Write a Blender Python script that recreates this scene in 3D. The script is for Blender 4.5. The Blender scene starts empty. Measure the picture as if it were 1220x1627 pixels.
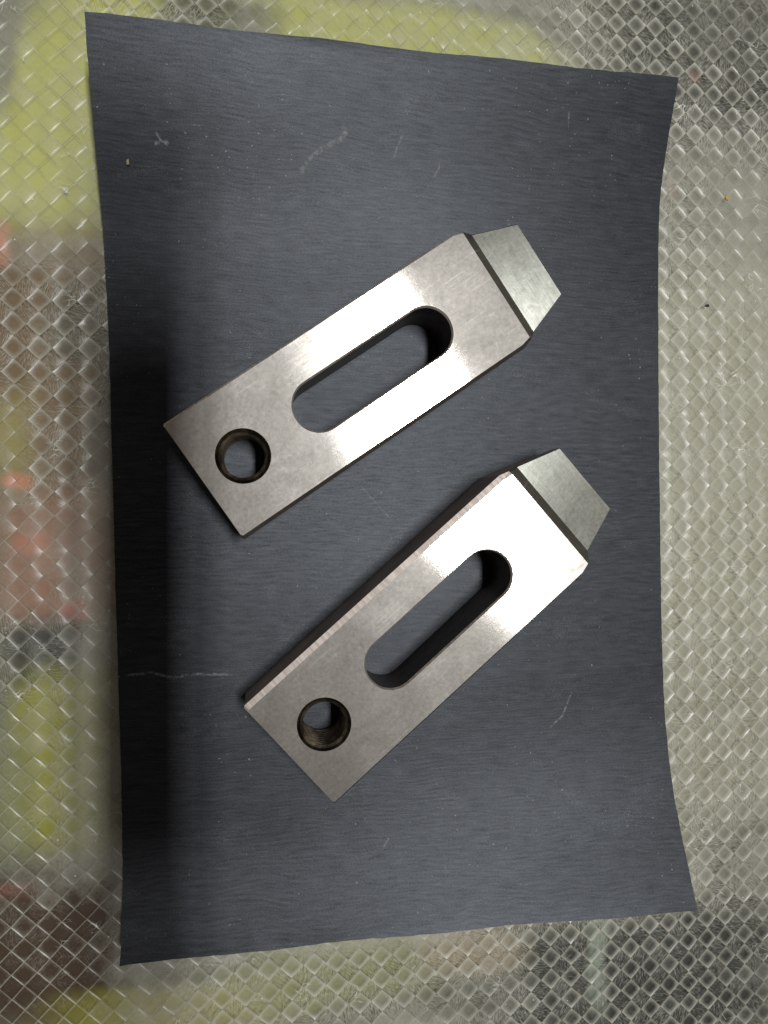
import bpy, bmesh, math, random
import numpy as np
from mathutils import Vector, Matrix
random.seed(7); rng = np.random.default_rng(7)
S = bpy.context.scene
COL = S.collection
mm = 0.001

# ------------------------------------------------------------------ camera
TILT = math.radians(9.3)
F_PX = 1127.0
DIST = F_PX * 0.0002
cam = bpy.data.cameras.new('camera')
cam.sensor_fit = 'VERTICAL'; cam.sensor_height = 36.0
cam.lens = F_PX / 1627 * 36.0
cam.clip_start = 0.01; cam.clip_end = 50
camo = bpy.data.objects.new('camera', cam); COL.objects.link(camo)
CAM = Vector((-DIST * math.sin(TILT), 0, DIST * math.cos(TILT)))
camo.location = CAM
camo.rotation_euler = (0, -TILT, 0)
S.camera = camo

# ------------------------------------------------------------------ light: dim even room light and a twin-tube ceiling lamp
w = bpy.data.worlds.new('World'); S.world = w; w.use_nodes = True
w.node_tree.nodes['Background'].inputs['Color'].default_value = (1.0, 0.90, 0.80, 1)
w.node_tree.nodes['Background'].inputs['Strength'].default_value = 0.112
LAMP = Vector((0.25, 0.08, 1.5))
for k, dx in enumerate((-0.028, 0.028)):
    L = bpy.data.lights.new('lamp_tube', 'AREA'); L.shape = 'RECTANGLE'
    L.size = 0.042; L.size_y = 0.48; L.energy = 10.3; L.color = (0.98, 1.0, 0.985)
    lo = bpy.data.objects.new('lamp_tube', L); COL.objects.link(lo)
    lo.location = LAMP + Vector((dx, 0, 0)); lo.rotation_euler = (0, math.radians(10), 0)
S.view_settings.view_transform = 'Standard'; S.view_settings.look = 'None'
S.view_settings.exposure = 0.0; S.view_settings.gamma = 1.0
S.render.engine = 'CYCLES'
S.cycles.transparent_max_bounces = 12

# ------------------------------------------------------------------ helpers
class NT:
    """small wrapper to write node trees as expressions"""
    def __init__(s, name):
        s.mat = bpy.data.materials.new(name); s.mat.use_nodes = True
        s.t = s.mat.node_tree; s.n = s.t.nodes; s.bsdf = s.n['Principled BSDF']; s.out = s.n['Material Output']
    def lk(s, a, b): s.t.links.new(a, b)
    def put(s, sock, v):
        if hasattr(v, 'is_output'): s.lk(v, sock)
        else: sock.default_value = v
    def m(s, op, a, b=0.0, c=0.0, clamp=False):
        n = s.n.new('ShaderNodeMath'); n.operation = op; n.use_clamp = clamp
        for i, v in enumerate((a, b, c)): s.put(n.inputs[i], v)
        return n.outputs[0]
    def add(s, a, b): return s.m('ADD', a, b)
    def mul(s, a, b): return s.m('MULTIPLY', a, b)
    def ramp(s, v, a, b, lo=0.0, hi=1.0, smooth=True):
        n = s.n.new('ShaderNodeMapRange'); n.interpolation_type = 'SMOOTHSTEP' if smooth else 'LINEAR'
        for i, x in enumerate((v, a, b, lo, hi)): s.put(n.inputs[i], x)
        return n.outputs[0]
    def mix(s, f, a, b):
        n = s.n.new('ShaderNodeMix'); n.data_type = 'RGBA'
        s.put(n.inputs[0], f); s.put(n.inputs[6], a); s.put(n.inputs[7], b); return n.outputs[2]
    def mapping(s, vec, loc=(0,0,0), rot=(0,0,0), sc=(1,1,1)):
        n = s.n.new('ShaderNodeMapping'); s.lk(vec, n.inputs[0])
        n.inputs[1].default_value = loc; n.inputs[2].default_value = rot; n.inputs[3].default_value = sc
        return n.outputs[0]
    def noise(s, vec, scale, detail=3, rough=0.55, dist=0.0, color=False):
        n = s.n.new('ShaderNodeTexNoise'); s.lk(vec, n.inputs['Vector'])
        n.inputs['Scale'].default_value = scale; n.inputs['Detail'].default_value = detail
        n.inputs['Roughness'].default_value = rough; n.inputs['Distortion'].default_value = dist
        return n.outputs[1 if color else 0]
    def voro(s, vec, scale, feature='F1', rnd=1.0):
        n = s.n.new('ShaderNodeTexVoronoi'); n.feature = feature; s.lk(vec, n.inputs['Vector'])
        n.inputs['Scale'].default_value = scale; n.inputs['Randomness'].default_value = rnd
        return n
    def obj(s):
        return s.n.new('ShaderNodeTexCoord').outputs['Object']
    def uv(s): return s.n.new('ShaderNodeTexCoord').outputs['UV']
    def sep(s, v):
        n = s.n.new('ShaderNodeSeparateXYZ'); s.lk(v, n.inputs[0]); return n.outputs
    def comb(s, x, y, z=0.0):
        n = s.n.new('ShaderNodeCombineXYZ')
        for i, v in enumerate((x, y, z)): s.put(n.inputs[i], v)
        return n.outputs[0]
    def bump(s, h, strength, dist, normal=None):
        n = s.n.new('ShaderNodeBump'); n.inputs['Strength'].default_value = strength
        n.inputs['Distance'].default_value = dist; s.lk(h, n.inputs['Height'])
        if normal: s.lk(normal, n.inputs['Normal'])
        return n.outputs[0]
    def vadd(s, a, b):
        n = s.n.new('ShaderNodeVectorMath'); n.operation = 'ADD'; s.put(n.inputs[0], a); s.put(n.inputs[1], b); return n.outputs[0]
    def vscale(s, a, k):
        n = s.n.new('ShaderNodeVectorMath'); n.operation = 'SCALE'; s.lk(a, n.inputs[0]); n.inputs[3].default_value = k; return n.outputs[0]
    def set(s, **kw):
        for k, v in kw.items(): s.put(s.bsdf.inputs[k.replace('_', ' ')], v)

def link(name, me, mats, parent=None, smooth=False):
    o = bpy.data.objects.new(name, me); COL.objects.link(o)
    for m in (mats if isinstance(mats, (list, tuple)) else [mats]): me.materials.append(m)
    if parent: o.parent = parent
    if smooth:
        me.polygons.foreach_set('use_smooth', np.ones(len(me.polygons), bool))
    return o

def tag(o, label=None, cat=None, group=None, kind=None):
    for k, v in (('label', label), ('category', cat), ('group', group), ('kind', kind)):
        if v: o[k] = v
    return o

# ------------------------------------------------------------------ materials
def C(r, g, b): return (r, g, b, 1.0)

def steel(name, base, rough, aniso, fine=1.0, tint=None, grind_y=False, wide=0.2):
    t = NT(name); p = t.obj()
    # grinding lines run along the local x axis (along y on the jaw step)
    sc = (60, 900, 300) if not grind_y else (900, 60, 300)
    g1 = t.noise(t.mapping(p, sc=sc), 1.0, 4, 0.7)
    g2 = t.noise(t.mapping(p, sc=(sc[0]*3, sc[1]*2.4, 500)), 1.0, 2, 0.6)
    blotch = t.noise(p, 55, 5, 0.65, 0.6)
    grain = t.noise(p, 900, 3, 0.7)
    cl = t.noise(p, 210, 3, 0.6, 1.2)
    v = t.add(t.mul(t.add(g1, -0.5), 0.9 if grind_y else 0.45), t.mul(t.add(blotch, -0.5), 0.6))
    v = t.add(v, t.mul(t.add(grain, -0.5), 0.55))
    f = t.m('ADD', v, 0.5, clamp=True)
    dk = tuple(c * 0.80 for c in base); lt = tuple(min(1, c * 1.15) for c in base)
    col = t.mix(f, C(*dk), C(*lt))
    if tint: col = t.mix(t.ramp(blotch, 0.46, 0.68, 0, 0.55), col, C(*tint))
    # small nicks: short curved scratches
    wv = t.noise(p, 160, 2, 0.5, 0.0, True)
    pw = t.vadd(p, t.vscale(wv, 0.010))
    vo = t.voro(t.mapping(pw, sc=(1, 2.6, 1)), 260, 'DISTANCE_TO_EDGE')
    nick = t.mul(t.ramp(vo.outputs['Distance'], 0.0, 0.03, 1, 0), t.ramp(t.noise(p, 130, 3, 0.6), 0.58, 0.72))
    col = t.mix(t.mul(nick, 0.5), col, C(0.92, 0.90, 0.87))
    # fine straight hairlines left by handling
    for q_rot, q_sc in ((0.5, (40, 1500, 1)), (2.1, (55, 1900, 1))):
        hn = t.noise(t.mapping(p, rot=(0, 0, q_rot), sc=q_sc), 1.0, 2, 0.5)
        col = t.mix(t.mul(t.ramp(hn, 0.62, 0.72), t.ramp(blotch, 0.42, 0.65, 0, 0.55)), col, C(0.85, 0.83, 0.80))
    r = t.add(rough - 0.07, t.add(t.mul(g2, 0.06), t.mul(cl, 0.07)))
    h = t.add(t.mul(g1, 0.5), t.add(t.mul(grain, 0.6), t.mul(cl, 0.4)))
    t.set(Base_Color=col, Metallic=1.0, Roughness=r, Anisotropic=aniso)
    vt = t.n.new('ShaderNodeVectorTransform'); vt.vector_type = 'VECTOR'; vt.convert_from = 'OBJECT'; vt.convert_to = 'WORLD'
    vt.inputs[0].default_value = (1, 0, 0) if grind_y else (0, 1, 0)
    t.lk(vt.outputs[0], t.bsdf.inputs['Tangent'])
    nb = t.bump(h, 0.20 * fine, 0.00004)
    t.lk(nb, t.bsdf.inputs['Normal'])
    # the worn, finely scratched part of the surface scatters wider
    b2 = t.n.new('ShaderNodeBsdfPrincipled'); t.lk(col, b2.inputs['Base Color']); b2.inputs['Metallic'].default_value = 1
    t.put(b2.inputs['Roughness'], t.add(0.44, t.mul(cl, 0.12))); b2.inputs['Anisotropic'].default_value = 0.35; t.lk(vt.outputs[0], b2.inputs['Tangent']); t.lk(t.bump(h, 0.5 * fine, 0.00005), b2.inputs['Normal'])
    mx = t.n.new('ShaderNodeMixShader'); t.put(mx.inputs[0], t.m('ADD', wide - 0.14, t.add(-0.09, t.mul(t.add(blotch, t.mul(grain, 0.7)), 0.29)), clamp=True))
    t.lk(t.bsdf.outputs[0], mx.inputs[1]); t.lk(b2.outputs[0], mx.inputs[2]); t.lk(mx.outputs[0], t.out.inputs['Surface'])
    return t.mat

M_TOP = steel('ground_steel', (0.53, 0.495, 0.46), 0.13, 1.0, wide=0.30)
M_NOSE = steel('ground_steel_step', (0.44, 0.44, 0.395), 0.17, 0.8, grind_y=True, wide=0.21)

def side_steel():
    t = NT('milled_side_steel'); p = t.obj()
    s1 = t.noise(t.mapping(p, sc=(1600, 260, 90)), 1.0, 3, 0.6)
    b = t.noise(p, 90, 4, 0.6)
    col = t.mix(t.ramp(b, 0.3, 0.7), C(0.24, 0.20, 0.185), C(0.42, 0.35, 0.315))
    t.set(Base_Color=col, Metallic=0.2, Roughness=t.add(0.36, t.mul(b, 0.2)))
    t.lk(t.bump(s1, 0.35, 0.00006), t.bsdf.inputs['Normal'])
    return t.mat
M_SIDE = side_steel()

def chamfer_steel():  # lighter chamfer copy: a bright pinkish reflection is put into its colour
    t = NT('chamfer_steel'); p = t.obj()
    s1 = t.noise(t.mapping(p, sc=(900, 60, 60)), 1.0, 2, 0.5)
    b = t.noise(p, 60, 4, 0.6)
    col = t.mix(t.ramp(s1, 0.3, 0.7), C(0.62, 0.54, 0.50), C(0.86, 0.77, 0.72))
    t.set(Base_Color=col, Metallic=1.0, Roughness=t.add(0.50, t.mul(b, 0.2)))
    t.lk(t.bump(s1, 0.15, 0.00005), t.bsdf.inputs['Normal'])
    return t.mat
M_CHAM = chamfer_steel()

def bore_steel():  # dark brown steel of the bore, thread and slot walls
    t = NT('dark_bore_steel'); p = t.obj()
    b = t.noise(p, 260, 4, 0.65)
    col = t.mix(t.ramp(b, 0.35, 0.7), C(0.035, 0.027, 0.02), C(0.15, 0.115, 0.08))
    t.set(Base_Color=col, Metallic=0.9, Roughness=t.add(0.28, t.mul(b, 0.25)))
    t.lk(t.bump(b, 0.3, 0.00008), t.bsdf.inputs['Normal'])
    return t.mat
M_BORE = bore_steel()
def shaded_edge():  # darkened chamfer copy: the dim surroundings it would mirror are in its colour
    t = NT('shaded_edge_steel'); n = t.noise(t.obj(), 300, 4, 0.65)
    t.set(Base_Color=t.mix(n, C(.06, .05, .043), C(.19, .16, .14)), Metallic=0.9, Roughness=0.42); return t.mat
M_SHADE_EDGE = shaded_edge()

def paper_mat():
    t = NT('abrasive_paper'); p = t.obj()
    wob = t.noise(p, 45, 2, 0.5)
    x, y, z = t.sep(p)
    q = t.comb(x, t.add(y, t.mul(wob, 0.004)), 0.0)
    st = t.noise(t.mapping(q, sc=(75, 760, 1)), 1.0, 6, 0.72)
    st2 = t.noise(t.mapping(q, sc=(150, 1500, 1)), 1.0, 3, 0.6)
    big = t.noise(t.mapping(p, sc=(9, 14, 1)), 1.0, 4, 0.6, 0.4)
    gr = t.noise(p, 2600, 2, 0.7)
    cloud = t.noise(t.mapping(p, sc=(40, 65, 1)), 1.0, 5, 0.7, 0.5)
    f = t.add(t.mul(t.add(st, -0.5), 0.85), t.add(t.mul(t.add(st2, -0.5), 0.7), t.mul(t.add(gr, -0.5), 0.8)))
    f = t.m('ADD', f, t.add(0.42, t.mul(t.add(big, -0.5), 0.5)), clamp=True)
    col = t.mix(f, C(0.005, 0.0053, 0.0068), C(0.024, 0.0255, 0.031))
    # dusty rubbed places
    dust = t.mul(t.ramp(cloud, 0.55, 0.78), t.ramp(gr, 0.42, 0.62))
    col = t.mix(t.mul(dust, 0.26), col, C(0.22, 0.23, 0.25))
    # metal dust specks
    ps = t.vadd(p, t.vscale(t.noise(p, 1500, 2, 0.6, 0, True), 0.0012)); vo = t.voro(ps, 340); vo2 = t.voro(ps, 900)
    gate = t.ramp(t.noise(p, 26, 3, 0.6), 0.48, 0.60)
    sp = t.mul(t.ramp(vo.outputs['Distance'], 0.05, 0.09, 1, 0), t.ramp(t.sep(vo.outputs['Color'])[0], 0.80, 0.84))
    sp2 = t.mul(t.mul(t.ramp(vo2.outputs['Distance'], 0.12, 0.2, 1, 0), t.ramp(t.sep(vo2.outputs['Color'])[1], 0.86, 0.9)), gate)
    col = t.mix(t.m('ADD', t.mul(sp, 0.30), t.mul(sp2, 0.34), clamp=True), col, C(0.55, 0.56, 0.56))
    t.set(Base_Color=col, Roughness=t.add(0.41, t.mul(st, 0.14)), Specular_IOR_Level=t.add(0.19, t.mul(f, 0.52)), Specular_Tint=C(0.865, 0.905, 1.0))
    h = t.add(t.mul(st, 1.0), t.add(t.mul(st2, 0.5), t.mul(gr, 0.8)))
    t.lk(t.bump(h, 0.25, 0.00012), t.bsdf.inputs['Normal'])
    return t.mat
M_PAPER = paper_mat()

def scratch_mat():
    t = NT('pale_rub_mark'); p = t.obj()
    n = t.noise(p, 900, 3, 0.7)
    n2 = t.noise(p, 190, 2, 0.6)
    u, v, _ = t.sep(t.uv())
    edge = t.ramp(t.m('ABSOLUTE', t.add(v, -0.5)), 0.12, 0.5, 1, 0)
    end = t.mul(t.ramp(u, 0.0, 0.12), t.ramp(u, 0.85, 1.0, 1, 0))
    a = t.mul(t.mul(edge, end), t.mul(t.ramp(n, 0.36, 0.62), t.ramp(n2, 0.2, 0.6, 0.55, 0.85)))
    t.set(Base_Color=C(0.32, 0.33, 0.34), Roughness=0.8, Alpha=t.mul(a, 0.6))
    return t.mat
M_SCR = scratch_mat()

def table_mat():
    t = NT('printed_tabletop'); p = t.obj()
    wz = t.noise(p, 42, 3, 0.6, 0, True)
    q = t.vadd(p, t.vadd(t.vscale(wz, 0.010), (-0.005, -0.005, -0.005)))
    x, y, _ = t.sep(q)
    n1 = t.noise(p, 30, 4, 0.6); n2 = t.noise(p, 220, 4, 0.7)
    col = t.mix(n1, C(0.115, 0.11, 0.085), C(0.24, 0.225, 0.175))
    col = t.mix(t.mul(t.ramp(n2, 0.5, 0.8), 0.5), col, C(0.05, 0.048, 0.043))
    # colour patches, most of them print: centre x, centre y, half width, half height (mm), softness, colour, strength
    PT = [
     (60, -20, 120, 95, .25, (0.30, 0.275, 0.20), .85),
     (125, 20, 40, 75, .3, (0.40, 0.375, 0.28), .8),
     (118, 155, 46, 34, .45, (0.045, 0.043, 0.040), .9),
     (90, -160, 70, 26, .4, (0.028, 0.028, 0.03), .9),
     (128, -128, 16, 20, .5, (0.05, 0.048, 0.04), .8),
     (-22, 118, 92, 48, .12, (0.50, 0.50, 0.12), 1),
     (-100, 108, 20, 34, .2, (0.52, 0.52, 0.12), 1),
     (-116, 136, 7, 20, .5, (0.20, 0.19, 0.14), .9),
     (-52, 152, 20, 9, .5, (0.07, 0.07, 0.055), .9),
     (20, 150, 36, 12, .5, (0.50, 0.50, 0.14), .8),
     (-100, 30, 34, 60, .2, (0.17, 0.105, 0.06), .95),
     (-90, 56, 12, 14, .5, (0.11, 0.095, 0.07), .8),
     (-84, 22, 7, 20, .6, (0.07, 0.055, 0.045), .7),
     (-112, 22, 8, 14, .8, (0.30, 0.25, 0.06), .8),
     (-99, -14, 18, 22, .4, (0.27, 0.135, 0.095), .9),
     (-106, -8, 6, 4, .7, (0.50, 0.19, 0.14), .6),
     (-93, -29, 5, 3, .7, (0.55, 0.12, 0.10), .7),
     (-109, 10, 4.2, 2.2, .8, (0.65, 0.19, 0.09), .85),
     (-115, 80, 4, 7, .7, (0.65, 0.2, 0.12), .8),
     (-101, -42, 12, 12, .5, (0.028, 0.027, 0.025), .95),
     (-94, -74, 20, 29, .3, (0.25, 0.24, 0.035), 1),
     (-114, -82, 9, 22, .6, (0.20, 0.20, 0.10), .7),
     (-80, -72, 6, 34, .6, (0.07, 0.058, 0.04), .75),  # darker strip beside the sheet's left edge
     (-111, -113, 6, 2.6, .7, (0.85, 0.14, 0.08), 1),
     (-94, -130, 34, 26, .35, (0.052, 0.026, 0.014), .97),  # shade and dim reflection of a person, painted as dark brown
     (-62, -152, 40, 9, .5, (0.28, 0.25, 0.03), .85),
     (-14, -146, 34, 12, .5, (0.26, 0.26, 0.11), .8),
     (30, -144, 18, 8, .6, (0.40, 0.30, 0.20), .7),
     (74, -150, 4, 20, .6, (0.36, 0.41, 0.35), .6),  # pale streak: a crease's reflection put into the colour
     (108, 150, 2.6, 2.6, .8, (0.45, 0.14, 0.11), .35),
     (100, 112, 3, 2.4, .8, (0.42, 0.2, 0.15), .35),
    ]
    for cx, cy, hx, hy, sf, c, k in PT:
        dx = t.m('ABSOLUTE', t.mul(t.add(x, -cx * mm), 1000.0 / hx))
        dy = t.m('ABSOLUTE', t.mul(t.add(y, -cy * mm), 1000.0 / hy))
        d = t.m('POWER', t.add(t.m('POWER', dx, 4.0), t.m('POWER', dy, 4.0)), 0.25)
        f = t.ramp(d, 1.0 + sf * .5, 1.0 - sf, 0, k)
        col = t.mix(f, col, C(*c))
    t.set(Base_Color=col, Roughness=0.5)
    return t.mat
M_TABLE = table_mat()

# where the mat clings to the table: centre, half size (mm), how much
WET = [(120, 150, 52, 34, 1), (96, -156, 62, 30, 1), (130, -120, 22, 26, .7), (-52, 152, 24, 10, .9), (-84, 50, 22, 24, .75),
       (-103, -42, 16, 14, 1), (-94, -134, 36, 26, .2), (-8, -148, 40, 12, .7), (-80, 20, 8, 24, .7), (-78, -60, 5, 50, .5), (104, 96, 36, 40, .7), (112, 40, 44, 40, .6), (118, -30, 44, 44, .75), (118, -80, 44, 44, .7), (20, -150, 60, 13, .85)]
CLEAR = [(-100, 110, 34, 50, .15), (-30, 150, 100, 14, .14), (-104, -60, 30, 84, .28), (-100, 34, 34, 44, .25), (-94, -138, 34, 28, .36), (112, -160, 50, 24, .24), (-103, -42, 16, 12, .2), (128, 158, 42, 24, .15), (10, -152, 60, 13, .1)]  # clearer mat; its bottom-left entry lets the painted shade show
def mat_mat():
    t = NT('clear_embossed_vinyl'); p = t.obj(); uv = t.uv()
    u, v, _ = t.sep(uv)
    fu = t.m('FRACT', u); fv = t.m('FRACT', v)
    du = t.m('MINIMUM', fu, t.m('SUBTRACT', 1.0, fu)); dv = t.m('MINIMUM', fv, t.m('SUBTRACT', 1.0, fv))
    d = t.m('MINIMUM', du, dv)
    # rounded-square distance for the milky collar
    rr = t.m('POWER', t.add(t.m('POWER', t.m('SUBTRACT', 0.5, du), 3.2), t.m('POWER', t.m('SUBTRACT', 0.5, dv), 3.2)), 1 / 3.2)
    par = t.m('MODULO', t.add(t.m('FLOOR', u), t.m('FLOOR', v)), 2.0)
    par = t.m('LESS_THAN', t.m('ABSOLUTE', par), 0.5)
    cell = t.comb(t.m('FLOOR', u), t.m('FLOOR', v), 0.0)
    wn = t.n.new('ShaderNodeTexWhiteNoise'); t.lk(cell, wn.inputs['Vector'])
    rv, rcol = wn.outputs['Value'], wn.outputs['Color']
    big = t.noise(p, 20, 3, 0.55, 0.3); mid = t.noise(p, 85, 3, 0.6); fine = t.noise(p, 1100, 4, 0.75)
    # fibrous contact marks, direction changes from cell to cell
    ang = t.mul(rv, 2.4)
    rot = t.n.new('ShaderNodeVectorRotate'); rot.rotation_type = 'Z_AXIS'; t.lk(p, rot.inputs['Vector']); t.lk(ang, rot.inputs['Angle'])
    fib = t.noise(t.mapping(rot.outputs[0], sc=(520, 3200, 1)), 1.0, 4, 0.72, 0.6)
    # how closely the mat wets the table: 0 milky .. 1 see-through
    wz = t.vadd(p, t.vadd(t.vscale(t.noise(p, 60, 3, 0.6, 0, True), 0.016), (-0.008, -0.008, -0.008)))
    wx, wy, _ = t.sep(wz); wet = 0.0
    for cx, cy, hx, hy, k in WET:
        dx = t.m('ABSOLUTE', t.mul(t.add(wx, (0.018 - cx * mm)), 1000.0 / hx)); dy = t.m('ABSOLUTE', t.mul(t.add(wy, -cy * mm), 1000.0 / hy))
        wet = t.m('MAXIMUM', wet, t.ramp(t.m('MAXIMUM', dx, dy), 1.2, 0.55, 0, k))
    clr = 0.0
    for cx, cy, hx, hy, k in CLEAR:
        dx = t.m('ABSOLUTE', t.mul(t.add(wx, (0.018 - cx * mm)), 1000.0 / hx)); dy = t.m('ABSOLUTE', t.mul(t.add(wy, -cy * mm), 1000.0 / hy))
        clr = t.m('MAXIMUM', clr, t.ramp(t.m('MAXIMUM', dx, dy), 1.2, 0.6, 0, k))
    wet = t.mul(wet, t.ramp(big, 0.30, 0.50, 0.45, 1.0))
    collar = t.m('POWER', t.ramp(rr, 0.16, 0.50, smooth=False), 1.8)
    sm = t.add(0.33, t.add(t.mul(collar, t.add(0.06, t.mul(wet, 0.42))), t.mul(wet, -0.10)))          # smooth sunk squares
    ro = t.add(t.add(0.38, t.mul(wet, -0.10)), t.mul(t.add(fib, -0.5), t.add(0.25, t.mul(wet, 2.2))))   # rough raised squares
    a = t.add(t.mul(par, sm), t.mul(t.m('SUBTRACT', 1.0, par), ro))
    a = t.add(a, t.add(t.mul(t.add(mid, -0.5), 0.30), t.add(t.mul(t.add(fine, -0.5), 0.28), t.mul(t.add(rv, -0.5), 0.12))))
    line = t.ramp(d, 0.0, 0.055, 1, 0)
    a = t.m('ADD', t.add(a, t.mul(clr, -1.0)), t.mul(line, t.add(0.10, t.mul(t.ramp(clr, 0.2, 0.36), 0.26))), clamp=True)
    # shade of the sloping flanks, painted as dark lines along the creases
    flank_shade = t.mul(t.ramp(d, 0.006, 0.035, 1, 0), t.ramp(t.noise(p, 130, 3, 0.6), 0.38, 0.58))
    flank_shade = t.mul(flank_shade, t.ramp(clr, 0.30, 0.35, 1, 0))
    # scuffs: white scratched places
    wv = t.noise(p, 120, 2, 0.5, 0, True); pw = t.vadd(p, t.vscale(wv, 0.012))
    vo = t.voro(t.mapping(pw, rot=(0, 0, 0.6), sc=(1, 3.4, 1)), 110, 'DISTANCE_TO_EDGE')
    sc = t.mul(t.ramp(vo.outputs['Distance'], 0.0, 0.022, 1, 0), t.ramp(t.noise(p, 70, 3, 0.6), 0.56, 0.68))
    a = t.m('ADD', a, t.mul(sc, 0.5), clamp=True)
    col = t.mix(mid, C(0.53, 0.508, 0.425), C(0.62, 0.60, 0.51))
    col = t.mix(t.mul(sc, 0.7), col, C(0.85, 0.85, 0.80))
    col = t.mix(t.mul(flank_shade, 0.75), col, C(0.10, 0.09, 0.06)); a = t.m('ADD', a, t.mul(flank_shade, 0.25), clamp=True)
    spk = t.voro(p, 420)
    dot = t.mul(t.ramp(spk.outputs['Distance'], 0.06, 0.12, 1, 0), t.ramp(t.sep(spk.outputs['Color'])[0], 0.93, 0.95))
    col = t.mix(t.mul(dot, 0.8), col, C(0.75, 0.72, 0.62)); a = t.m('ADD', a, t.mul(dot, 0.6), clamp=True)
    t.set(Base_Color=col, Roughness=t.add(0.30, t.mul(mid, 0.25)), IOR=1.5, Specular_IOR_Level=t.add(0.40, t.mul(t.ramp(d, 0.055, 0.075, 1, 0), 0.6)))
    h = t.add(t.mul(fine, 0.25), t.add(t.mul(fib, t.mul(t.m('SUBTRACT', 1.0, par), t.add(0.3, t.mul(wet, 1.2)))), t.mul(mid, 0.5)))
    t.lk(t.bump(h, 0.30, 0.00012), t.bsdf.inputs['Normal'])
    # clear part: see-through with a clear gloss
    tr = t.n.new('ShaderNodeBsdfTransparent'); tr.inputs[0].default_value = C(0.93, 0.94, 0.90)
    gl = t.n.new('ShaderNodeBsdfGlossy'); t.put(gl.inputs['Roughness'], t.add(0.14, t.mul(mid, 0.3)))
    t.lk(t.bump(h, 0.30, 0.00012), gl.inputs['Normal'])
    m1 = t.n.new('ShaderNodeMixShader'); m1.inputs[0].default_value = 0.035
    t.lk(tr.outputs[0], m1.inputs[1]); t.lk(gl.outputs[0], m1.inputs[2])
    m2 = t.n.new('ShaderNodeMixShader'); t.lk(a, m2.inputs[0]); t.lk(m1.outputs[0], m2.inputs[1]); t.lk(t.bsdf.outputs[0], m2.inputs[2])
    t.lk(m2.outputs[0], t.out.inputs['Surface'])
    return t.mat
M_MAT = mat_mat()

# ------------------------------------------------------------------ tabletop and embossed mat
me = bpy.data.meshes.new('tabletop')
bm = bmesh.new()
bmesh.ops.create_cube(bm, size=1, matrix=Matrix.Translation((0.02, 0, -0.0021 - 0.012)) @ Matrix.Diagonal((1.6, 1.2, 0.024, 1)))
bm.to_mesh(me); bm.free()
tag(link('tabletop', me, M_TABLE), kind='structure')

def build_mat():
    P = 5.0 * mm; NX, NY = 104, 104                       # squares along each diagonal
    ANG = math.radians(45 + 0.9)
    ca, sa = math.cos(ANG), math.sin(ANG)
    ox, oy = -104.2 * mm, 140.2 * mm                      # centre of one sunk square
    i0 = -NX // 2
    ux = (0.018 - ox) * ca + (0.0 - oy) * sa; uy = -(0.018 - ox) * sa + (0.0 - oy) * ca
    ci, cj = round(ux / P), round(uy / P)
    b = 0.06                                             # width of the sloping flank, in squares
    V = []; F = []; UV = []
    ts = np.array([0, b, 0.5, 1 - b, 1.0])
    jit = rng.normal(0, 0.012, (NX + 1, NY + 1, 2))
    for i in range(NX):
        for j in range(NY):
            gi, gj = ci + i - NX // 2, cj + j - NY // 2
            sunk = (gi + gj) % 2 == 0
            # only squares within the mat's rectangle
            base = len(V)
            z0 = -0.17 * mm if sunk else 0.0
            tx, ty = rng.normal(0, 0.012, 2); dz = rng.normal(0, 0.02) * mm
            for a, s in enumerate(ts):
                for c, t_ in enumerate(ts):
                    e = a in (0, 4) or c in (0, 4)
                    jx = (1-s)*(1-t_)*jit[i,j] + s*(1-t_)*jit[i+1,j] + (1-s)*t_*jit[i,j+1] + s*t_*jit[i+1,j+1]
                    lu, lv = gi + s - 0.5 + jx[0], gj + t_ - 0.5 + jx[1]
                    if e: z = -0.085 * mm
                    else:
                        z = z0 + dz + (tx * (s - .5) + ty * (t_ - .5)) * P
                        if a == 2 and c == 2: z += (0.02 if sunk else 0.02) * mm
                    X = ox + (lu * ca - lv * sa) * P; Y = oy + (lu * sa + lv * ca) * P
                    V.append((X, Y, z)); UV.append((gi + s + 500, gj + t_ + 500))
            for a in range(4):
                for c in range(4):
                    k = base + a * 5 + c
                    F.append((k, k + 5, k + 6, k + 1))
    V = np.array(V, np.float32); F = np.array(F, np.int32); UV = np.array(UV, np.float32)
    me = bpy.data.meshes.new('embossed_squares')
    me.vertices.add(len(V)); me.vertices.foreach_set('co', V.ravel())
    me.loops.add(F.size); me.loops.foreach_set('vertex_index', F.ravel())
    me.polygons.add(len(F)); me.polygons.foreach_set('loop_start', np.arange(0, F.size, 4, dtype=np.int32))
    me.polygons.foreach_set('loop_total', np.full(len(F), 4, np.int32))
    me.update(calc_edges=True)
    ul = me.uv_layers.new(name='UVMap'); ul.data.foreach_set('uv', UV[F.ravel()].ravel())
    me.validate()
    return me, (ci, cj, NX, NY, P, ca, sa, ox, oy)
root = bpy.data.objects.new('plastic_mat', None); COL.objects.link(root); root.location = (0.018, 0, -0.002)
tag(root, 'clear textured plastic mat embossed with rows of small diamond squares, covering the table', 'mat')
me, G = build_mat()
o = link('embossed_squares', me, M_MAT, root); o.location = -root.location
tag(o, kind='stuff')

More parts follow.
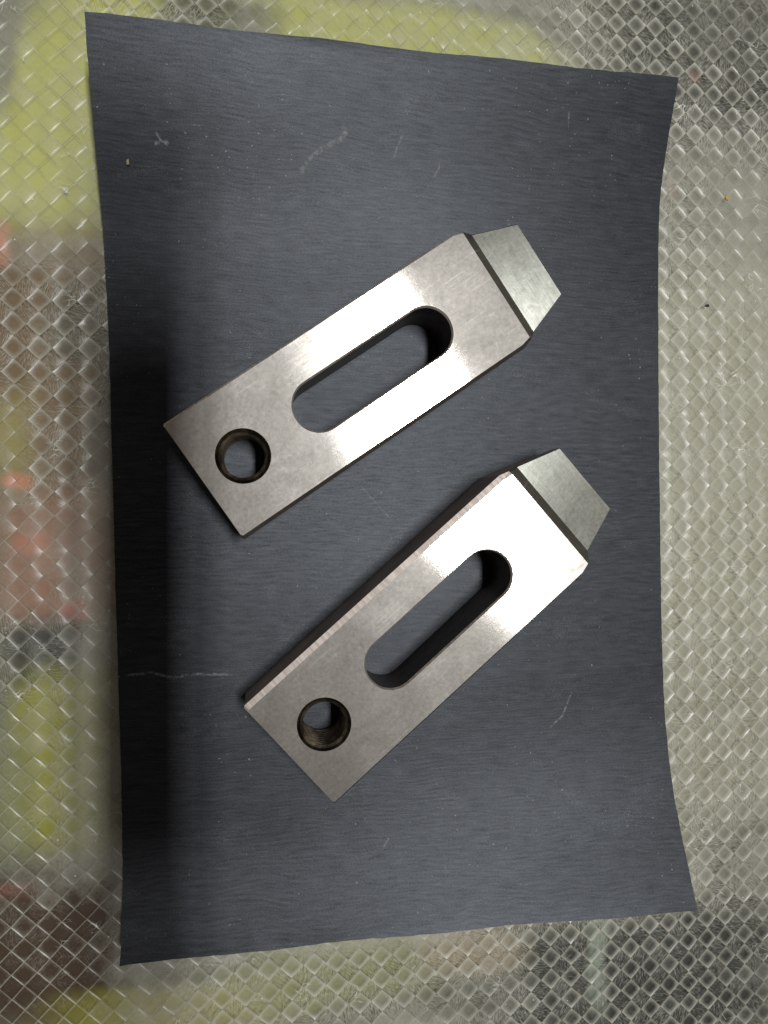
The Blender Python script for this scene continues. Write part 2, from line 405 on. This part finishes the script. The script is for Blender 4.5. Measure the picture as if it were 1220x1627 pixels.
# ------------------------------------------------------------------ the dark sheet
PROF_LT = ([40, 58, 78, 90, 101, 115, 124, 133], [.5, 1.2, 4.0, 7.0, 11.5, 17.5, 21, 24])
PROF_RT = ([40, 80, 96, 104, 115, 122, 130, 139], [.5, .9, 1.6, 2.2, 4.6, 6.6, 9.3, 12.8])
PROF_LB = ([40, 80, 100, 110, 118, 124, 129.5], [.5, .9, 2.0, 3.6, 5.8, 8.2, 11])
PROF_RB = ([40, 65, 80, 90, 98, 106, 115, 125.5], [.5, 1.2, 3.2, 5.2, 7.8, 10.8, 14.7, 19])
def sm_interp(y, prof):
    xs, hs = prof
    # average a few samples so that the curl has no kinks
    return sum(np.interp(y + d, xs, hs) for d in (-7, -4.5, -2, 0, 2, 4.5, 7)) / 7 if y < xs[-1] - 7 else np.interp(y, xs, hs)
def paper_z(u, y):
    """height (mm) of the sheet, u 0..1 left to right, y in mm"""
    if y >= 0: l, r = sm_interp(y, PROF_LT), sm_interp(y, PROF_RT)
    else: l, r = sm_interp(-y, PROF_LB), sm_interp(-y, PROF_RB)
    k = u if y >= 0 else u ** 1.4
    return l * (1 - k) + r * k
def edges(v):
    """left and right edge point (x, y in mm) at v 0 (top) .. 1 (bottom)"""
    ly = 132.7 + (-129.4 - 132.7) * v; ry = 139.5 + (-125.2 - 139.5) * v
    lx = np.interp(v, [0, .13, .3, .65, 1], [-84.5, -84.3, -83.2, -80.9, -78.1])
    rx = np.interp(v, [0, .13, .32, .68, 1], [93.9, 93.4, 94.0, 95.2, 96.6])
    return lx, ly, rx, ry
def paper_pt(u, v, dz=0.0):
    lx, ly, rx, ry = edges(v)
    x = lx + (rx - lx) * u; y = ly + (ry - ly) * u
    return (x * mm, y * mm, (paper_z(u, y) + dz) * mm)
def build_paper():
    NU, NV = 60, 120; TH = 0.4
    V = []; F = []
    z0 = []
    for s in (0, 1):
        for j in range(NV + 1):
            for i in range(NU + 1):
                u, v = i / NU, j / NV
                x, y, z = paper_pt(u, v)
                wav = (math.sin(u * 9 + v * 5) * .08 + math.sin(u * 4 - v * 11) * .10) * mm
                # the worn edges are not quite straight
                if i in (0, NU): x += rng.normal(0, .05) * mm
                if j in (0, NV): y += (rng.normal(0, .06) + .25 * math.sin(u * 21)) * mm
                V.append((x, y, z + wav - s * TH * mm))
    n = (NU + 1) * (NV + 1)
    for k in range(n): V[n + k] = (V[k][0], V[k][1], V[n + k][2])
    idx = lambda i, j, s=0: s * n + j * (NU + 1) + i
    for j in range(NV):
        for i in range(NU):
            F.append((idx(i, j), idx(i, j + 1), idx(i + 1, j + 1), idx(i + 1, j)))
            F.append((idx(i, j, 1), idx(i + 1, j, 1), idx(i + 1, j + 1, 1), idx(i, j + 1, 1)))
    ne = len(F)
    def rim(*ks):
        b = len(V); V.extend(V[k] for k in ks); F.append((b, b + 1, b + 2, b + 3))
    for j in range(NV):
        for i in (0, NU): rim(idx(i, j), idx(i, j, 1), idx(i, j + 1, 1), idx(i, j + 1))
    for i in range(NU):
        for j in (0, NV): rim(idx(i, j), idx(i + 1, j), idx(i + 1, j, 1), idx(i, j, 1))
    me = bpy.data.meshes.new('sheet'); me.from_pydata(V, [], F); me.update()
    bm = bmesh.new(); bm.from_mesh(me); bmesh.ops.recalc_face_normals(bm, faces=bm.faces); bm.to_mesh(me); bm.free()
    me.polygons.foreach_set('use_smooth', [k < ne for k in range(len(me.polygons))])
    me.polygons.foreach_set('material_index', [0 if k < ne else 1 for k in range(len(me.polygons))])
    return me
proot = bpy.data.objects.new('abrasive_sheet', None); COL.objects.link(proot); proot.location = (0.007, 0.002, 0)
tag(proot, 'dark blue-grey sheet of abrasive paper with curled ends, lying under both steel clamps', 'abrasive paper')
def edge_mat():
    t = NT('paper_cut_edge'); n = t.noise(t.obj(), 1500, 3, 0.7)
    t.set(Base_Color=t.mix(n, C(.05, .05, .052), C(.20, .20, .20)), Roughness=.8); return t.mat
o = link('sheet', build_paper(), [M_PAPER, edge_mat()], proot); o.location = -proot.location

def px(u, v, z=0.0008):
    """point of the photograph brought down to the plane z: used once to measure where marks lie on the sheet"""
    rx = Vector((math.cos(TILT), 0, math.sin(TILT))); fw = Vector((math.sin(TILT), 0, -math.cos(TILT)))
    d = fw + rx * ((u - 610) / F_PX) - Vector((0, 1, 0)) * ((v - 813.5) / F_PX)
    return CAM + d * ((z - CAM.z) / d.z)
def on_sheet(x, y):
    """u,v on the sheet for a plan position in metres"""
    X, Y = x / mm, y / mm; u, v = .5, .5
    for _ in range(12):
        lx, ly, rx, ry = edges(v)
        u = (X - lx) / (rx - lx); v += ((ly + (ry - ly) * u) - Y) / 263.0
    return u, v
def scratch(pts, wd):
    P = []
    for a, b in zip(pts[:-1], pts[1:]):
        for k in range(8): P.append(tuple(a[i] + (b[i] - a[i]) * k / 8 for i in range(2)))
    P.append(pts[-1])
    Q = []
    for (a, b) in P:
        z = .0008
        for _ in range(6):
            g = px(a, b, z); u, v = on_sheet(g.x, g.y); z = paper_pt(u, v)[2]
        Q.append((g.x, g.y))
    V = []; F = []; UVs = []
    for k, (x, y) in enumerate(Q):
        a = Q[max(0, k - 1)]; b = Q[min(len(Q) - 1, k + 1)]
        tx, ty = b[0] - a[0], b[1] - a[1]; l = math.hypot(tx, ty) or 1; nx, ny = -ty / l, tx / l
        for s in (-1, 1):
            X, Y = x + nx * s * wd * mm / 2, y + ny * s * wd * mm / 2
            u, v = on_sheet(X, Y); wav = (math.sin(u * 9 + v * 5) * .08 + math.sin(u * 4 - v * 11) * .10)
            V.append((X, Y, (paper_z(u, Y / mm) + wav + .05) * mm)); UVs.append((k / (len(Q) - 1), .5 + s * .5))
    for k in range(len(Q) - 1): F.append((2 * k, 2 * k + 1, 2 * k + 3, 2 * k + 2))
    me = bpy.data.meshes.new('rub_mark'); me.from_pydata(V, [], F); ul = me.uv_layers.new(name='UVMap')
    for lp in me.loops: ul.data[lp.index].uv = UVs[lp.vertex_index]
    o = link('rub_mark', me, M_SCR, proot); o.location = -proot.location
SCR = [([(543, 195), (549, 212), (540, 222), (512, 236), (492, 252), (480, 270), (477, 286)], 2.2),
       ([(640, 212), (632, 232), (624, 254)], 1.1),
       ([(699, 254), (697, 268), (688, 284)], 1.0),
       ([(246, 208), (256, 224), (268, 232)], .9), ([(244, 228), (270, 226)], 1.6),
       ([(904, 176), (902, 206)], .7),
       ([(192, 1074), (240, 1069), (275, 1077), (310, 1071), (385, 1072)], 1.2),
       ([(573, 772), (598, 800), (622, 826)], .8),
       
       ([(910, 1095), (893, 1138), (868, 1160)], .9),
       
       ([(618, 1330), (606, 1352)], 1.1)]
for pts, wd in SCR: scratch(pts, wd)

# ------------------------------------------------------------------ the steel clamps
T = 19.3                                                 # thickness
HW = 19.6; CV = 0.7
def arc(cx, cy, r, a0, a1, n):
    return [(cx + r * math.cos(math.radians(a0 + (a1 - a0) * k / n)), cy + r * math.sin(math.radians(a0 + (a1 - a0) * k / n))) for k in range(n + 1)]
def slot_loop(r): return arc(63.8, 0, r, -90, 90, 24) + arc(26.0, 0, r, 90, 270, 24)
def hole_loop(r, n=48): return arc(0, 0, r, 0, 360 - 360 / n, n - 1)
TAIL = -13.4; TAPER = 86.2; STEP = 89.2; JAW = 93.3; TIP = 107.6
def taper_y(x): return HW - (x - TAPER) * 0.335
def body_loop(inset_side, inset_near, inset_end, r=0.5):
    h = HW - inset_side; x0 = TAIL + inset_end
    k = inset_side
    k2 = inset_near; h2 = HW - k2                            # the near long edge is only broken, not chamfered
    pts = [(x0 + r, -h2), (TAPER - k2 * .2, -h2), (STEP, -(taper_y(STEP) - k2 * .75)), (STEP, taper_y(STEP) - k * .75), (TAPER - k * .2, h), (x0 + r, h), (x0, h - r), (x0, -h2 + r)]
    return pts
def loft(bm, loops, mats=None):
    """bridge consecutive closed loops given as lists of 3-d points"""
    rows = [[bm.verts.new(p) for p in l] for l in loops]
    fs = []
    for k, (a, b) in enumerate(zip(rows[:-1], rows[1:])):
        for i in range(len(a)):
            j = (i + 1) % len(a)
            f = bm.faces.new((a[i], a[j], b[j], b[i])); f.material_index = mats[k] if mats else 0; fs.append(f)
    return rows, fs
def z3(l, z): return [(x * mm, y * mm, (z(x) if callable(z) else z) * mm) for x, y in l]
def cap(bm, loops, mi):
    es = []
    for l in loops:
        for i in range(len(l)):
            a, b = l[i], l[(i + 1) % len(l)]
            es.append(bm.edges.get((a, b)) or bm.edges.new((a, b)))
    r = bmesh.ops.triangle_fill(bm, edges=es, use_beauty=True, use_dissolve=False)
    for g in r['geom']:
        if isinstance(g, bmesh.types.BMFace): g.material_index = mi
def clamp_meshes(slope, far, near):
    """body, jaw and bore meshes; slope = how much the ground top rises towards the jaw, mm per mm"""
    top = lambda x: T + slope * (x - 40)
    def tz(d): return lambda x: top(x) - d
    bm = bmesh.new()
    rows, _ = loft(bm, [z3(body_loop(.5, .5, .5), 0), z3(body_loop(0, 0, 0), .5), z3(body_loop(0, 0, 0), tz(CV)), z3(body_loop(far, near, .18), tz(0))], [1, 1, 2])
    for f in bm.faces:
        if f.material_index == 2 and f.calc_center_median().y < 15 * mm: f.material_index = 4
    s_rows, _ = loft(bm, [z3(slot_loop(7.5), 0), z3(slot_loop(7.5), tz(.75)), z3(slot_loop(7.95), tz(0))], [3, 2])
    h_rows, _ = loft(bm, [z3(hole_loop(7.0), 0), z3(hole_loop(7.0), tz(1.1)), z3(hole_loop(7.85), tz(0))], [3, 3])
    cap(bm, [rows[-1], s_rows[-1], h_rows[-1]], 0)
    cap(bm, [rows[0], s_rows[0], h_rows[0]], 1)
    bmesh.ops.recalc_face_normals(bm, faces=bm.faces)
    body = bpy.data.meshes.new('clamp_body'); bm.to_mesh(body); bm.free()
    # jaw: ramp down from the body, flat ground step, underside cut up towards the tip
    bm = bmesh.new()
    zt = top(STEP); zj = 16.6
    def sect(x, zb, ztop, e=.25):
        y = taper_y(x)
        return [(x * mm, -y * mm, zb * mm), (x * mm, -y * mm, (ztop - e) * mm), (x * mm, -(y - e) * mm, ztop * mm), (x * mm, (y - e) * mm, ztop * mm), (x * mm, y * mm, (ztop - e) * mm), (x * mm, y * mm, zb * mm)]
    secs = [sect(STEP + .01, .5, zt - .35), sect(STEP + 1.0, .5, zt - .9), sect(JAW, .6, zj + .0), sect(JAW + .02, .6, zj), sect(TIP - .3, 10, zj), sect(TIP, 10.2, zj - .35)]
    vr = [[bm.verts.new(p) for p in s] for s in secs]
    for k in range(len(vr) - 1):
        a, b = vr[k], vr[k + 1]
        for i in range(6):
            j = (i + 1) % 6
            f = bm.faces.new((a[i], a[j], b[j], b[i]))
            f.material_index = 1 if i in (0, 4, 5) else (0 if k >= 3 else 2)
    for r_ in (vr[0], vr[-1]):
        f = bm.faces.new(r_); f.material_index = 1
    bmesh.ops.recalc_face_normals(bm, faces=bm.faces)
    jaw = bpy.data.meshes.new('jaw'); bm.to_mesh(jaw); bm.free()
    # threaded lining of the bore
    bm = bmesh.new()
    N = 40; pitch = 1.75; turns = int((T - 2.2) / pitch); prof = [(0, 6.95), (.35, 6.95), (.8, 6.1), (1.05, 6.1), (1.5, 6.95)]
    rowsT = []
    for k in range(turns * N + 1):
        a = 2 * math.pi * k / N; zb = .4 + pitch * k / N
        rowsT.append([bm.verts.new((r * mm * math.cos(a), r * mm * math.sin(a), (zb + dz) * mm)) for dz, r in prof])
    for k in range(len(rowsT) - 1):
        for i in range(len(prof) - 1): bm.faces.new((rowsT[k][i], rowsT[k + 1][i], rowsT[k + 1][i + 1], rowsT[k][i + 1]))
    bore = bpy.data.meshes.new('thread'); bm.to_mesh(bore); bm.free()
    return body, jaw, bore

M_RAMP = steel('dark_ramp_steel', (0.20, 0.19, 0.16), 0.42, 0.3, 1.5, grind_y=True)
def clamp(loc, yaw, pitch, roll, slope, far, near, label):
    r = bpy.data.objects.new('steel_clamp', None); COL.objects.link(r)
    r.location = loc; r.rotation_euler = (roll, -pitch, yaw)
    body, jaw, bore = clamp_meshes(slope, far, near)
    link('clamp_body', body, [M_TOP, M_SIDE, M_CHAM, M_BORE, M_SHADE_EDGE], r)
    link('jaw', jaw, [M_NOSE, M_SIDE, M_RAMP], r)
    link('thread', bore, M_BORE, r)
    tag(r, label, 'clamp', 'slotted steel clamps lying on the dark sheet')
R = math.radians
clamp((-0.0433, 0.0158, 0.0007), R(34.6), 0, 0, 0.038, .6, 1.15, 'upper slotted steel clamp, grey at both ends with a bright band across its slot')
clamp((-0.0204, -0.0612, 0.0007), R(41.7), 0, 0, 0.050, 1.7, .5, 'lower slotted steel clamp, shining white at its jaw end and dull by its bore')

# ------------------------------------------------------------------ crumbs lying about
def crumb(u, v, z, size, stretch, rot, c, label):
    bm = bmesh.new(); bmesh.ops.create_icosphere(bm, subdivisions=2, radius=size * mm)
    for q in bm.verts:
        q.co *= 1 + random.uniform(-.25, .25); q.co.x *= stretch; q.co.z *= .6
    me = bpy.data.meshes.new('crumb'); bm.to_mesh(me); bm.free()
    t = NT('crumb'); n = t.noise(t.obj(), 1200, 3)
    t.set(Base_Color=t.mix(n, C(*[k * .6 for k in c]), C(*c)), Roughness=.6)
    o = link('crumb', me, t.mat); g = px(u, v, z); o.location = (g.x, g.y, z + size * .45 * mm); o.rotation_euler.z = rot
    tag(o, label, 'crumb')
crumb(203, 258, .0110, .45, 1.9, 1.5, (.42, .36, .24), 'tiny tan crumb on the dark sheet close to its upper left edge')
crumb(1155, 315, .0000, .75, 1.1, .3, (.62, .38, .12), 'small amber crumb on the plastic mat, right of the curled sheet')
crumb(1123, 486, .0000, .5, 1.7, .1, (.02, .02, .018), 'tiny black crumb on the plastic mat beside the sheet\'s right edge')

# ------------------------------------------------------------------ unseen bar added over the left of the sheet to cast the dark band there
def blocker():
    r = bpy.data.objects.new('shadow_blocker', None); COL.objects.link(r)
    back = Vector((math.sin(TILT), 0, -math.cos(TILT)))
    r.location = CAM - back * 0.004; r.rotation_euler = (0, -TILT, 0)
    t = NT('dark_plastic'); t.set(Base_Color=C(.012, .012, .014), Roughness=.35)
    def slab(name, x0, x1, y0, y1, z0, z1, rad):
        bm = bmesh.new(); pts = []
        for cx, cy, a in ((x1 - rad, y1 - rad, 0), (x0 + rad, y1 - rad, 90), (x0 + rad, y0 + rad, 180), (x1 - rad, y0 + rad, 270)):
            pts += arc(cx, cy, rad, a, a + 90, 8)
        e = min(.8, (z1 - z0) / 3)
        c = ((x0 + x1) / 2, (y0 + y1) / 2); ins = lambda: [(x - e * (1 if x > c[0] else -1), y - e * (1 if y > c[1] else -1)) for x, y in pts]
        rows, _ = loft(bm, [z3(ins(), z0), z3(pts, z0 + e), z3(pts, z1 - e), z3(ins(), z1)])
        bm.faces.new(rows[0]); bm.faces.new(rows[-1]); bmesh.ops.recalc_face_normals(bm, faces=bm.faces)
        me = bpy.data.meshes.new(name); bm.to_mesh(me); bm.free(); return link(name, me, t.mat, r)
    slab('blocker_bar', 2, 28, -106, 86, 2, 14, 12.5)
    tag(r, 'slim dark bar added unseen above the sheet to cast the dark band down its left side', 'blocker')
blocker()
